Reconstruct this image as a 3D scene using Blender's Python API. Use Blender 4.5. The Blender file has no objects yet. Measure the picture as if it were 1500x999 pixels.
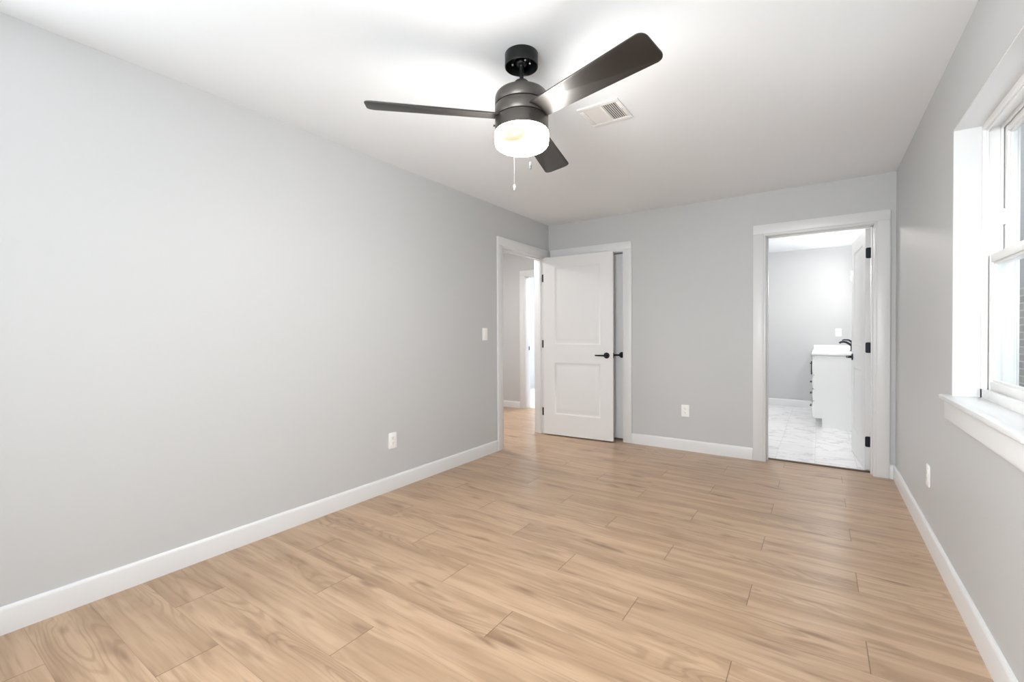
import bpy, bmesh, math, random
from mathutils import Vector, Matrix
random.seed(7)
S = bpy.context.scene
COL = S.collection
PI = math.pi

# ------------------------------------------------------------------ camera
YAW, PIT, ROL = 0.5985068, 0.0101006, -0.0041355
fw = Vector((-math.sin(YAW) * math.cos(PIT), math.cos(YAW) * math.cos(PIT), -math.sin(PIT)))
rt = Vector((math.cos(YAW), math.sin(YAW), 0))
up = rt.cross(fw)
r2 = rt * math.cos(ROL) + up * math.sin(ROL)
u2 = -rt * math.sin(ROL) + up * math.cos(ROL)
cam_data = bpy.data.cameras.new('camera')
cam_data.sensor_fit = 'HORIZONTAL'
cam_data.sensor_width = 36.0
cam_data.lens = 661.09 / 1500 * 36
cam_data.shift_y = -5.06 / 1500
cam_data.clip_start = 0.05
cam = bpy.data.objects.new('camera', cam_data)
COL.objects.link(cam)
m = Matrix((r2, u2, -fw)).transposed().to_4x4()
m.translation = Vector((2.65416, -4.66930, 1.17506))
cam.matrix_world = m
S.camera = cam

# ------------------------------------------------------------------ view, world, light
S.view_settings.view_transform = 'Standard'
S.view_settings.look = 'None'
S.view_settings.gamma = 1
S.view_settings.use_curve_mapping = False
S.view_settings.exposure = 3.7
S.cycles.use_denoising = True
S.cycles.max_bounces = 14
S.cycles.diffuse_bounces = 10
S.cycles.glossy_bounces = 5
S.cycles.transmission_bounces = 8
S.cycles.sample_clamp_indirect = 3.0
S.cycles.blur_glossy = 1.0
S.cycles.caustics_reflective = False
S.cycles.caustics_refractive = False

SKY = 0.20            # overcast sky outside the windows
FAN = 9.0          # glass shade of the fan lamp
HALL = 14.0          # dome lamps in the hall and the room beyond it
BATH = 8.8          # added bathroom dome lamp, unseen
DAY1, DAY3, DAY4 = 0.10, 1.30, 1.15   # daylight lamps: right window, then the two added windows
SPARE = 15.0          # added dome lamp of the far room past the hall, unseen
VANITY = 4.8        # shades over the vanity

W = bpy.data.worlds.new('overcast_sky')
S.world = W
W.use_nodes = True
nt = W.node_tree
bg = nt.nodes['Background']
tc = nt.nodes.new('ShaderNodeTexCoord')
sep = nt.nodes.new('ShaderNodeSeparateXYZ')
rmp = nt.nodes.new('ShaderNodeValToRGB')
rmp.color_ramp.elements[0].position = 0.45
rmp.color_ramp.elements[0].color = (0.55, 0.55, 0.55, 1)
rmp.color_ramp.elements[1].position = 0.75
rmp.color_ramp.elements[1].color = (0.97, 0.99, 1.0, 1)
mr = nt.nodes.new('ShaderNodeMapRange')
mr.inputs[1].default_value = -1
mr.inputs[2].default_value = 1
nt.links.new(tc.outputs['Generated'], sep.inputs[0])
nt.links.new(sep.outputs[2], mr.inputs[0])
nt.links.new(mr.outputs[0], rmp.inputs[0])
nt.links.new(rmp.outputs[0], bg.inputs[0])
bg.inputs[1].default_value = SKY


def portal(name, loc, normal, w, h):
    """light portal in a window opening: only guides sky sampling, gives no light of its own"""
    d = bpy.data.lights.new(name, 'AREA')
    d.shape = 'RECTANGLE'
    d.size, d.size_y = w, h
    d.cycles.is_portal = True
    o = bpy.data.objects.new(name, d)
    COL.objects.link(o)
    o.location = loc
    o.rotation_euler = Vector(normal).to_track_quat('-Z', 'Z').to_euler()
    return o


portal('window_portal', (3.42, -2.295, 1.485), (-1, 0, 0), 0.92, 1.2)


def daylight(name, loc, normal, w, h, radiance):
    """area lamp standing in for overcast daylight just outside a window opening"""
    d = bpy.data.lights.new(name, 'AREA')
    d.shape = 'RECTANGLE'
    d.size, d.size_y = w, h
    d.energy = radiance * math.pi * w * h
    d.color = (0.96, 0.98, 1.0)
    o = bpy.data.objects.new(name, d)
    COL.objects.link(o)
    o.location = loc
    o.rotation_euler = Vector(normal).to_track_quat('-Z', 'Z').to_euler()
    return o


daylight('daylight_lamp', (3.50, -2.30, 1.50), (-1, 0, -0.15), 0.86, 1.15, DAY1)
daylight('daylight_lamp', (2.125, -5.72, 1.52), (0, 1, -0.25), 1.62, 1.36, DAY3)  # lamp for the added window behind the camera
daylight('daylight_lamp', (-0.33, -4.96, 1.575), (1, 0.6, 0), 0.88, 1.22, DAY4)  # lamp for the added left window, aimed at the right wall


# ------------------------------------------------------------------ materials
def mat(name, col, rough=0.5, metal=0.0, spec=0.5, bump=0.0, bscale=200.0, emit=None, coat=0.0):
    M = bpy.data.materials.new(name)
    M.use_nodes = True
    t = M.node_tree
    b = t.nodes['Principled BSDF']
    b.inputs['Base Color'].default_value = (*col, 1)
    b.inputs['Roughness'].default_value = rough
    b.inputs['Metallic'].default_value = metal
    b.inputs['Specular IOR Level'].default_value = spec
    b.inputs['Coat Weight'].default_value = coat
    if emit:
        b.inputs['Emission Color'].default_value = (*emit[0], 1)
        b.inputs['Emission Strength'].default_value = emit[1]
    tc = t.nodes.new('ShaderNodeTexCoord')
    n = t.nodes.new('ShaderNodeTexNoise')
    n.inputs['Scale'].default_value = bscale
    n.inputs['Detail'].default_value = 3
    t.links.new(tc.outputs['Object'], n.inputs['Vector'])
    if bump > 0:
        bp = t.nodes.new('ShaderNodeBump')
        bp.inputs['Strength'].default_value = bump
        bp.inputs['Distance'].default_value = 0.002
        t.links.new(n.outputs['Fac'], bp.inputs['Height'])
        t.links.new(bp.outputs['Normal'], b.inputs['Normal'])
    else:
        r = t.nodes.new('ShaderNodeMapRange')
        r.inputs[3].default_value = max(0.02, rough - 0.03)
        r.inputs[4].default_value = min(1, rough + 0.03)
        t.links.new(n.outputs['Fac'], r.inputs[0])
        t.links.new(r.outputs[0], b.inputs['Roughness'])
    return M


M_WALL = mat('light grey wall paint', (0.515, 0.524, 0.530), 0.5, spec=0.35, bump=0.06, bscale=350)
M_CEIL = mat('white ceiling paint', (0.82, 0.853, 0.888), 0.8, spec=0.2, bump=0.05, bscale=300)
M_TRIM = mat('white trim paint', (0.68, 0.687, 0.695), 0.32, bump=0.0)
M_DOOR = mat('white door paint', (0.70, 0.705, 0.71), 0.36, bump=0.03, bscale=500)
M_VINYL = mat('white vinyl', (0.82, 0.82, 0.82), 0.3)
M_BLACK = mat('matt black metal', (0.012, 0.012, 0.014), 0.38, metal=0.6)
M_NAVY = mat('blue black hinge metal', (0.010, 0.014, 0.024), 0.35, metal=0.5)
M_FAN = mat('dark bronze metal', (0.115, 0.105, 0.096), 0.36, metal=0.8, bump=0.0, bscale=900)
M_FANBLK = mat('black canopy enamel', (0.008, 0.008, 0.008), 0.3, spec=0.3)
M_BLADE = mat('bronze blade laminate', (0.024, 0.021, 0.019), 0.42, spec=0.45)
M_BLADE_EDGE = mat('dark slot', (0.012, 0.009, 0.008), 0.5)
M_CHROME = mat('brushed nickel', (0.30, 0.30, 0.30), 0.40, metal=1.0)
M_CHAIN = mat('bead chain metal', (0.085, 0.085, 0.085), 0.5, metal=0.9)
M_PLATE = mat('white plastic', (0.84, 0.84, 0.83), 0.35)
M_SLOT = mat('dark slot plastic', (0.10, 0.10, 0.10), 0.6)
M_VENT = mat('white vent enamel', (0.80, 0.80, 0.80), 0.4)
M_VENT_SHADE = mat('dark duct', (0.10, 0.10, 0.10), 0.8)
M_CAB = mat('white cabinet paint', (0.82, 0.82, 0.82), 0.35)
M_COUNTER = mat('white quartz', (0.86, 0.86, 0.86), 0.18)
M_THRESH = mat('dark brown transition strip', (0.075, 0.045, 0.025), 0.45)
M_SIDING = mat('grey siding', (0.26, 0.26, 0.28), 0.7)
M_ROOF = mat('charcoal shingle', (0.06, 0.06, 0.065), 0.9, bump=0.5, bscale=60)
M_BOUNCE_GROUND = mat('pale light-bouncing ground', (0.58, 0.60, 0.63), 0.9, bump=0.3, bscale=30)  # ground colour made pale to bounce light in through the windows
M_FOB = mat('clear white pull', (0.55, 0.55, 0.55), 0.2)


def lamp_mat(name, col, s):
    M = bpy.data.materials.new(name)
    M.use_nodes = True
    b = M.node_tree.nodes['Principled BSDF']
    b.inputs['Base Color'].default_value = (0.85, 0.84, 0.82, 1)
    b.inputs['Roughness'].default_value = 0.25
    b.inputs['Emission Color'].default_value = (*col, 1)
    b.inputs['Emission Strength'].default_value = s
    return M


M_LAMP_HALL = lamp_mat('lit opal glass hall', (1, 0.96, 0.92), HALL)
M_LAMP_BATH = lamp_mat('lit opal glass bath', (1, 0.965, 0.93), BATH)
M_LAMP_SPARE = lamp_mat('lit opal glass far room', (1, 0.985, 0.97), SPARE)
M_LAMP_VAN = lamp_mat('lit vanity glass', (1, 0.965, 0.93), VANITY)
M_LAMP_FAN = lamp_mat('lit opal fan glass', (1, 0.965, 0.92), FAN)


def paint_dim_patch(M, c, ax, rx, rz):
    """the drum glows less and warmer between its two bulbs: a dim patch fixed to the glass"""
    N = NT(M)
    b = M.node_tree.nodes['Principled BSDF']
    tc = N.new('ShaderNodeTexCoord')
    sp = N.new('ShaderNodeSeparateXYZ')
    N.put(sp.inputs[0], tc.outputs['Object'])
    dx, dy, dz = (N.m('SUBTRACT', sp.outputs[i], c[i]) for i in range(3))
    a = N.m('DIVIDE', N.m('ADD', N.m('MULTIPLY', dx, ax[0]), N.m('MULTIPLY', dy, ax[1])), rx)
    n = N.m('DIVIDE', N.m('SUBTRACT', N.m('MULTIPLY', dx, ax[1]), N.m('MULTIPLY', dy, ax[0])), 0.055)
    z = N.m('DIVIDE', N.m('SUBTRACT', dz, N.m('MULTIPLY', a, 0.008)), rz)
    r = N.m('SQRT', N.m('ADD', N.m('ADD', N.m('MULTIPLY', a, a), N.m('MULTIPLY', n, n)), N.m('MULTIPLY', z, z)))
    f = N.smooth(r, 0.30, 1.30)
    f = N.m('POWER', f, 6.0)
    N.put(b.inputs['Emission Strength'], N.m('ADD', N.m('MULTIPLY', f, FAN), 0.060))
    N.put(b.inputs['Emission Color'], N.mix(f, (1.0, 0.74, 0.46, 1), (1, 0.965, 0.92, 1)))
    b.inputs['Base Color'].default_value = (0.25, 0.24, 0.22, 1)



def glass_mat():
    M = bpy.data.materials.new('window glass')
    M.use_nodes = True
    t = M.node_tree
    t.nodes.clear()
    o = t.nodes.new('ShaderNodeOutputMaterial')
    mx = t.nodes.new('ShaderNodeMixShader')
    tr = t.nodes.new('ShaderNodeBsdfTransparent')
    tr.inputs[0].default_value = (0.93, 0.95, 0.95, 1)
    gl = t.nodes.new('ShaderNodeBsdfGlossy')
    gl.inputs['Roughness'].default_value = 0.02
    lw = t.nodes.new('ShaderNodeLayerWeight')
    pw = t.nodes.new('ShaderNodeMath')
    pw.operation = 'POWER'
    pw.inputs[1].default_value = 5
    ml = t.nodes.new('ShaderNodeMath')
    ml.operation = 'MULTIPLY_ADD'
    ml.inputs[1].default_value = 0.45
    ml.inputs[2].default_value = 0.02
    t.links.new(lw.outputs['Facing'], pw.inputs[0])
    t.links.new(pw.outputs[0], ml.inputs[0])
    t.links.new(ml.outputs[0], mx.inputs[0])
    t.links.new(tr.outputs[0], mx.inputs[1])
    t.links.new(gl.outputs[0], mx.inputs[2])
    t.links.new(mx.outputs[0], o.inputs[0])
    return M


M_GLASS = glass_mat()


class NT:
    """tiny node-graph helper"""

    def __init__(self, M):
        self.t = M.node_tree

    def new(self, kind, **kw):
        n = self.t.nodes.new(kind)
        for k, v in kw.items():
            setattr(n, k, v)
        return n

    def put(self, sock, v):
        if isinstance(v, (int, float)):
            sock.default_value = v
        elif isinstance(v, tuple):
            sock.default_value = v
        else:
            self.t.links.new(v, sock)

    def m(self, op, a, b=0.0, c=None):
        n = self.new('ShaderNodeMath', operation=op)
        self.put(n.inputs[0], a)
        self.put(n.inputs[1], b)
        if c is not None:
            self.put(n.inputs[2], c)
        return n.outputs[0]

    def xyz(self, x, y, z=0.0):
        n = self.new('ShaderNodeCombineXYZ')
        for s, v in zip(n.inputs, (x, y, z)):
            self.put(s, v)
        return n.outputs[0]

    def noise(self, v, scale, detail=3, rough=0.5, dist=0.0):
        n = self.new('ShaderNodeTexNoise')
        self.put(n.inputs['Vector'], v)
        n.inputs['Scale'].default_value = scale
        n.inputs['Detail'].default_value = detail
        n.inputs['Roughness'].default_value = rough
        n.inputs['Distortion'].default_value = dist
        return n.outputs['Fac']

    def smooth(self, v, a, b, lo=0.0, hi=1.0):
        n = self.new('ShaderNodeMapRange', interpolation_type='SMOOTHSTEP')
        self.put(n.inputs[0], v)
        for i, x in enumerate((a, b, lo, hi)):
            n.inputs[i + 1].default_value = x
        return n.outputs[0]

    def mix(self, f, a, b, kind='MIX'):
        n = self.new('ShaderNodeMix', data_type='RGBA', blend_type=kind)
        self.put(n.inputs[0], f)
        self.put(n.inputs[6], a)
        self.put(n.inputs[7], b)
        return n.outputs[2]


def wood_mat():
    """oak-look laminate: planks 0.1975 x 1.216 m along x, stepping a third of a plank from row to row"""
    M = bpy.data.materials.new('oak laminate planks')
    M.use_nodes = True
    N = NT(M)
    b = M.node_tree.nodes['Principled BSDF']
    tc = N.new('ShaderNodeTexCoord')
    sp = N.new('ShaderNodeSeparateXYZ')
    N.put(sp.inputs[0], tc.outputs['Object'])
    x, y = sp.outputs[0], sp.outputs[1]
    v = N.m('DIVIDE', N.m('ADD', y, 2.71), 0.1975)
    row = N.m('FLOOR', v)
    fy = N.m('SUBTRACT', v, row)
    off = N.m('SUBTRACT', 0.775, N.m('MULTIPLY', N.m('ADD', row, 7.0), 0.40533))
    u = N.m('DIVIDE', N.m('SUBTRACT', x, off), 1.216)
    pl = N.m('FLOOR', u)
    fx = N.m('SUBTRACT', u, pl)
    wn = N.new('ShaderNodeTexWhiteNoise', noise_dimensions='2D')
    N.put(wn.inputs['Vector'], N.xyz(row, pl))
    rnd = wn.outputs['Value']
    rs = N.new('ShaderNodeSeparateXYZ')
    N.put(rs.inputs[0], wn.outputs['Color'])
    r2_, r3_ = rs.outputs[1], rs.outputs[2]
    gx = N.m('ADD', x, N.m('MULTIPLY', rnd, 53.0))
    gy = N.m('ADD', y, N.m('MULTIPLY', r2_, 31.0))
    # wandering centre line so that grain flows, plus broad tone, cathedral rings, fine pores, dark flecks
    flow = N.noise(N.xyz(N.m('MULTIPLY', gx, 1.6), N.m('MULTIPLY', gy, 5.0)), 1.0, 2, 0.5)
    gyw = N.m('ADD', gy, N.m('MULTIPLY', flow, 0.05))
    broad = N.noise(N.xyz(N.m('MULTIPLY', gx, 1.3), N.m('MULTIPLY', gyw, 13.0)), 1.0, 3, 0.55)
    ringf = N.noise(N.xyz(N.m('MULTIPLY', gx, 1.1), N.m('MULTIPLY', gyw, 7.5), rnd), 1.0, 1.5, 0.45, 0.25)
    rings = N.m('SINE', N.m('MULTIPLY', ringf, 105.0))
    rmask = N.smooth(N.noise(N.xyz(N.m('MULTIPLY', gx, 0.9), N.m('MULTIPLY', gy, 4.5), 7.0), 1.0, 1), 0.48, 0.66)
    fine = N.noise(N.xyz(N.m('MULTIPLY', gx, 5.0), N.m('MULTIPLY', gyw, 150.0)), 1.0, 3, 0.6)
    streak = N.noise(N.xyz(N.m('MULTIPLY', gx, 1.7), N.m('MULTIPLY', gyw, 42.0)), 1.0, 3, 0.6)
    smudge = N.smooth(N.noise(N.xyz(N.m('MULTIPLY', gx, 2.6), N.m('MULTIPLY', gyw, 15.0), 3.0), 1.0, 2, 0.5), 0.57, 0.80)
    vo = N.new('ShaderNodeTexVoronoi', feature='F1')
    N.put(vo.inputs['Vector'], N.xyz(N.m('MULTIPLY', gx, 1.7), N.m('MULTIPLY', gyw, 5.5)))
    vo.inputs['Scale'].default_value = 1.0
    vo.inputs['Randomness'].default_value = 1.0
    knot = N.smooth(vo.outputs['Distance'], 0.03, 0.16, 1.0, 0.0)
    vs = N.new('ShaderNodeSeparateXYZ')
    N.put(vs.inputs[0], vo.outputs['Color'])
    knot = N.m('MULTIPLY', knot, N.smooth(vs.outputs[0], 0.55, 0.6))
    light, mid, dark = (0.47, 0.325, 0.213, 1), (0.345, 0.226, 0.140, 1), (0.160, 0.093, 0.052, 1)
    c = N.mix(N.smooth(broad, 0.30, 0.66), mid, light)
    c = N.mix(N.m('MULTIPLY', N.smooth(streak, 0.5, 0.78), 0.46), c, dark)
    c = N.mix(N.m('MULTIPLY', N.m('MULTIPLY', N.smooth(rings, 0.1, 1.0), rmask), 0.30), c, dark)
    c = N.mix(N.m('MULTIPLY', N.smooth(fine, 0.50, 0.80), 0.30), c, dark)
    c = N.mix(N.m('MULTIPLY', smudge, 0.85), c, dark)
    c = N.mix(N.m('MULTIPLY', knot, 0.75), c, (0.20, 0.125, 0.08, 1))
    tone = N.m('ADD', 0.95, N.m('MULTIPLY', r3_, 0.10))
    c = N.mix(1.0, c, N.xyz(tone, tone, tone), 'MULTIPLY')
    # bevelled seams, deeper at the short ends
    ey = N.m('MULTIPLY', N.m('MINIMUM', fy, N.m('SUBTRACT', 1.0, fy)), 0.1975)
    ex = N.m('MULTIPLY', N.m('MINIMUM', fx, N.m('SUBTRACT', 1.0, fx)), 1.216)
    sy = N.smooth(ey, 0.0004, 0.0016, 0.38, 0.0)
    sx = N.smooth(ex, 0.0010, 0.0026, 0.72, 0.0)
    seam = N.m('MAXIMUM', sx, sy)
    c = N.mix(seam, c, (0.10, 0.062, 0.038, 1))
    N.put(b.inputs['Base Color'], c)
    N.put(b.inputs['Roughness'], N.m('ADD', 0.29, N.m('MULTIPLY', broad, 0.04)))
    b.inputs['Specular IOR Level'].default_value = 0.5
    bp = N.new('ShaderNodeBump')
    bp.inputs['Strength'].default_value = 0.12
    bp.inputs['Distance'].default_value = 0.0006
    N.put(bp.inputs['Height'], N.m('SUBTRACT', 1.0, seam))
    N.put(b.inputs['Normal'], bp.outputs[0])
    return M


def marble_mat():
    """polished white marble-look tile, 0.6 x 1.2 m, thin grey grout"""
    M = bpy.data.materials.new('white marble tile')
    M.use_nodes = True
    N = NT(M)
    b = M.node_tree.nodes['Principled BSDF']
    tc = N.new('ShaderNodeTexCoord')
    sp = N.new('ShaderNodeSeparateXYZ')
    N.put(sp.inputs[0], tc.outputs['Object'])
    x, y = sp.outputs[0], sp.outputs[1]
    tx = N.m('DIVIDE', N.m('SUBTRACT', x, 2.62), 0.305)
    ty = N.m('DIVIDE', N.m('SUBTRACT', y, 0.32), 0.61)
    ix, iy = N.m('FLOOR', tx), N.m('FLOOR', ty)
    wn = N.new('ShaderNodeTexWhiteNoise', noise_dimensions='2D')
    N.put(wn.inputs['Vector'], N.xyz(ix, iy))
    px = N.m('ADD', x, N.m('MULTIPLY', wn.outputs['Value'], 9.0))
    n1 = N.noise(N.xyz(N.m('MULTIPLY', px, 1.4), N.m('MULTIPLY', y, 2.6)), 1.3, 5, 0.6, 0.9)
    vein = N.smooth(N.m('ABSOLUTE', N.m('SUBTRACT', n1, 0.5)), 0.0, 0.035, 1.0, 0.0)
    cloud = N.noise(N.xyz(px, y), 2.2, 3, 0.5)
    c = N.mix(N.m('MULTIPLY', N.smooth(cloud, 0.45, 0.75), 0.35), (0.83, 0.83, 0.84, 1), (0.62, 0.63, 0.65, 1))
    c = N.mix(N.m('MULTIPLY', vein, 0.42), c, (0.42, 0.43, 0.45, 1))
    fx, fy = N.m('SUBTRACT', tx, ix), N.m('SUBTRACT', ty, iy)
    ex = N.m('MULTIPLY', N.m('MINIMUM', fx, N.m('SUBTRACT', 1.0, fx)), 0.305)
    ey = N.m('MULTIPLY', N.m('MINIMUM', fy, N.m('SUBTRACT', 1.0, fy)), 0.61)
    g = N.smooth(N.m('MINIMUM', ex, ey), 0.0012, 0.0024, 0.6, 0.0)
    c = N.mix(g, c, (0.50, 0.50, 0.51, 1))
    N.put(b.inputs['Base Color'], c)
    b.inputs['Roughness'].default_value = 0.14
    return M


def brick_mat():
    M = bpy.data.materials.new('grey brown brick')
    M.use_nodes = True
    N = NT(M)
    b = M.node_tree.nodes['Principled BSDF']
    tc = N.new('ShaderNodeTexCoord')
    sp = N.new('ShaderNodeSeparateXYZ')
    N.put(sp.inputs[0], tc.outputs['Object'])
    br = N.new('ShaderNodeTexBrick')
    N.put(br.inputs['Vector'], N.xyz(N.m('ADD', sp.outputs[0], sp.outputs[1]), sp.outputs[2]))
    br.inputs['Color1'].default_value = (0.30, 0.28, 0.26, 1)
    br.inputs['Color2'].default_value = (0.20, 0.18, 0.175, 1)
    br.inputs['Mortar'].default_value = (0.48, 0.47, 0.46, 1)
    br.inputs['Scale'].default_value = 1.0
    br.inputs['Mortar Size'].default_value = 0.006
    br.inputs['Brick Width'].default_value = 0.215
    br.inputs['Row Height'].default_value = 0.072
    N.put(b.inputs['Base Color'], br.outputs['Color'])
    b.inputs['Roughness'].default_value = 0.9
    return M


M_WOOD = wood_mat()
M_MARBLE = marble_mat()
M_BRICK = brick_mat()


# ------------------------------------------------------------------ mesh helpers
def box(bm, lo, hi, bev=0.0, seg=2, rot=None):
    c = [(a + b) / 2 for a, b in zip(lo, hi)]
    s = [abs(b - a) for a, b in zip(lo, hi)]
    mtx = Matrix.Translation(c) @ (rot or Matrix.Identity(4)) @ Matrix.Diagonal((*s, 1))
    r = bmesh.ops.create_cube(bm, size=1.0, matrix=mtx)
    if bev > 0:
        es = list({e for v in r['verts'] for e in v.link_edges})
        bmesh.ops.bevel(bm, geom=es, offset=bev, segments=seg, affect='EDGES', profile=0.5)


def lathe(bm, prof, n=48, axis=None, center=(0, 0, 0)):
    """revolve [(r, z)...] about z (or about a matrix 'axis')"""
    mt = (axis or Matrix.Identity(4))
    c = Vector(center)
    rings = []
    for r, z in prof:
        if r < 1e-6:
            rings.append([bm.verts.new(c + (mt @ Vector((0, 0, z))))])
        else:
            rings.append([bm.verts.new(c + (mt @ Vector((r * math.cos(2 * PI * k / n), r * math.sin(2 * PI * k / n), z)))) for k in range(n)])
    for a, b in zip(rings, rings[1:]):
        for k in range(n):
            j = (k + 1) % n
            if len(a) == 1 and len(b) == 1:
                continue
            if len(a) == 1:
                bm.faces.new((a[0], b[k], b[j]))
            elif len(b) == 1:
                bm.faces.new((a[k], b[0], a[j]))
            else:
                bm.faces.new((a[k], b[k], b[j], a[j]))


def tube(bm, pts, r, n=12, cap=True):
    pts = [Vector(p) for p in pts]
    rr = r if isinstance(r, (list, tuple)) else [r] * len(pts)
    rings = []
    ref = Vector((0, 0, 1))
    for i, p in enumerate(pts):
        d = (pts[min(i + 1, len(pts) - 1)] - pts[max(i - 1, 0)]).normalized()
        if abs(d.dot(ref)) > 0.95:
            a = d.cross(Vector((1, 0, 0))).normalized()
        else:
            a = d.cross(ref).normalized()
        if rings and a.dot(prev) < 0:
            a = -a
        prev = a
        b = d.cross(a)
        rings.append([bm.verts.new(p + (a * math.cos(2 * PI * k / n) + b * math.sin(2 * PI * k / n)) * rr[i]) for k in range(n)])
    for A, B in zip(rings, rings[1:]):
        for k in range(n):
            j = (k + 1) % n
            bm.faces.new((A[k], A[j], B[j], B[k]))
    if cap:
        bm.faces.new(rings[0][::-1])
        bm.faces.new(rings[-1])


def prism(bm, poly, t0, t1, mtx=None, bev=0.0):
    """extrude a 2-D polygon (x, y) from z = t0 to z = t1, then place it with mtx"""
    mtx = mtx or Matrix.Identity(4)
    A = [bm.verts.new(mtx @ Vector((x, y, t0))) for x, y in poly]
    B = [bm.verts.new(mtx @ Vector((x, y, t1))) for x, y in poly]
    fs = [bm.faces.new(A[::-1]), bm.faces.new(B)]
    n = len(poly)
    for k in range(n):
        j = (k + 1) % n
        fs.append(bm.faces.new((A[k], A[j], B[j], B[k])))
    if bev > 0:
        es = list(set(fs[0].edges) | set(fs[1].edges))
        bmesh.ops.bevel(bm, geom=es, offset=bev, segments=2, affect='EDGES', profile=0.5)


def rrect(w, h, r, n=6):
    out = []
    for cx, cy, a0 in ((w / 2 - r, h / 2 - r, 0), (-w / 2 + r, h / 2 - r, PI / 2), (-w / 2 + r, -h / 2 + r, PI), (w / 2 - r, -h / 2 + r, 1.5 * PI)):
        for k in range(n + 1):
            a = a0 + k * PI / 2 / n
            out.append((cx + r * math.cos(a), cy + r * math.sin(a)))
    return out


def obj(name, bm, m, parent=None, smooth=40):
    bmesh.ops.recalc_face_normals(bm, faces=bm.faces)
    me = bpy.data.meshes.new(name)
    bm.to_mesh(me)
    bm.free()
    me.materials.append(m)
    if smooth:
        for p in me.polygons:
            p.use_smooth = True
        me.set_sharp_from_angle(angle=math.radians(smooth))
    o = bpy.data.objects.new(name, me)
    COL.objects.link(o)
    if parent:
        o.parent = parent
    return o


def BM():
    return bmesh.new()


def tag(o, label=None, cat=None, group=None, kind=None):
    if label:
        o['label'] = label
    if cat:
        o['category'] = cat
    if group:
        o['group'] = group
    if kind:
        o['kind'] = kind
    return o


def thing(name, label, cat, loc=(0, 0, 0), rz=0.0, group=None, kind=None):
    o = bpy.data.objects.new(name, None)
    o.empty_display_size = 0.1
    COL.objects.link(o)
    o.location = loc
    o.rotation_euler = (0, 0, rz)
    return tag(o, label, cat, group, kind)


def shell(name, boxes, m, label, cat, bev=0.0):
    bm = BM()
    for lo, hi in boxes:
        box(bm, lo, hi, bev)
    return tag(obj(name, bm, m, smooth=0), label, cat, kind='structure')


def wall_x(x0, x1, y0, y1, h, holes):
    """wall slab between x0 and x1 running along y; holes = (ya, yb, za, zb)"""
    out, y = [], y0
    for ya, yb, za, zb in sorted(holes):
        out.append(((x0, y, 0), (x1, ya, h)))
        if za > 0:
            out.append(((x0, ya, 0), (x1, yb, za)))
        out.append(((x0, ya, zb), (x1, yb, h)))
        y = yb
    out.append(((x0, y, 0), (x1, y1, h)))
    return out


def wall_y(y0, y1, x0, x1, h, holes):
    out, x = [], x0
    for xa, xb, za, zb in sorted(holes):
        out.append(((x, y0, 0), (xa, y1, h)))
        if za > 0:
            out.append(((xa, y0, 0), (xb, y1, za)))
        out.append(((xa, y0, zb), (xb, y1, h)))
        x = xb
    out.append(((x, y0, 0), (x1, y1, h)))
    return out


# ------------------------------------------------------------------ room shell
RW = 3.1525          # right wall plane
H = 2.44
YF = -5.45           # wall behind the camera
WIN_Y0, WIN_Y1, WIN_Z0, WIN_Z1 = -2.755, -1.842, 0.86, 2.084
WT = 0.203            # outer wall thickness

shell('floor', [((-0.13, YF, -0.1), (RW, 0.0, 0)), ((-2.45, -3.3, -0.1), (-0.13, 0.0, 0)), ((-2.45, 0.0, -0.1), (-0.13, 1.345, 0)), ((0.0, 0.0, -0.1), (RW, 0.10, 0)), ((0.0, 0.10, -0.1), (1.0, 0.95, 0))],
      M_WOOD, 'oak-look plank floor of the bedroom and hall', 'floor')
shell('floor_bathroom', [((1.0, 0.10, -0.1), (RW, 3.75, 0.004))], M_MARBLE, 'glossy white marble tile floor beyond the right doorway', 'floor')
shell('floor_spare', [((-2.45, 1.345, -0.1), (-0.13, 3.6, 0.002))], M_MARBLE, 'white tile floor of the far room past the hall doorway', 'floor')
shell('ceiling', [((-0.13, YF - 0.2, H), (RW + WT, 3.75, H + 0.1)), ((-2.45, -3.3, H), (-0.13, 3.75, H + 0.1))], M_CEIL, 'smooth white ceiling above the bedroom', 'ceiling')

shell('wall_left', wall_x(-0.13, 0.0, YF, 1.22, H, [(-0.963, -0.095, 0, 2.053), (-5.40, -4.52, 0.95, 2.20)]), M_WALL, 'long light grey wall on the left with the hall doorway', 'wall')
shell('wall_back', wall_y(0.0, 0.125, 0.0, RW, H, [(0.113, 0.928, 0, 2.058), (2.236, 3.031, 0, 2.058)]), M_WALL,
      'light grey wall facing the camera with two doorways', 'wall')
shell('wall_right', wall_x(RW, RW + WT, YF, 3.62, H, [(WIN_Y0, WIN_Y1, WIN_Z0, WIN_Z1)]), M_WALL,
      'light grey wall on the right around the window', 'wall')
shell('wall_front', wall_y(YF - 0.2, YF, -0.13, RW + WT, H, [(1.30, 2.95, 0.80, 2.20)]), M_WALL, 'light grey wall behind the camera with an added window opening', 'wall')
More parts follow.
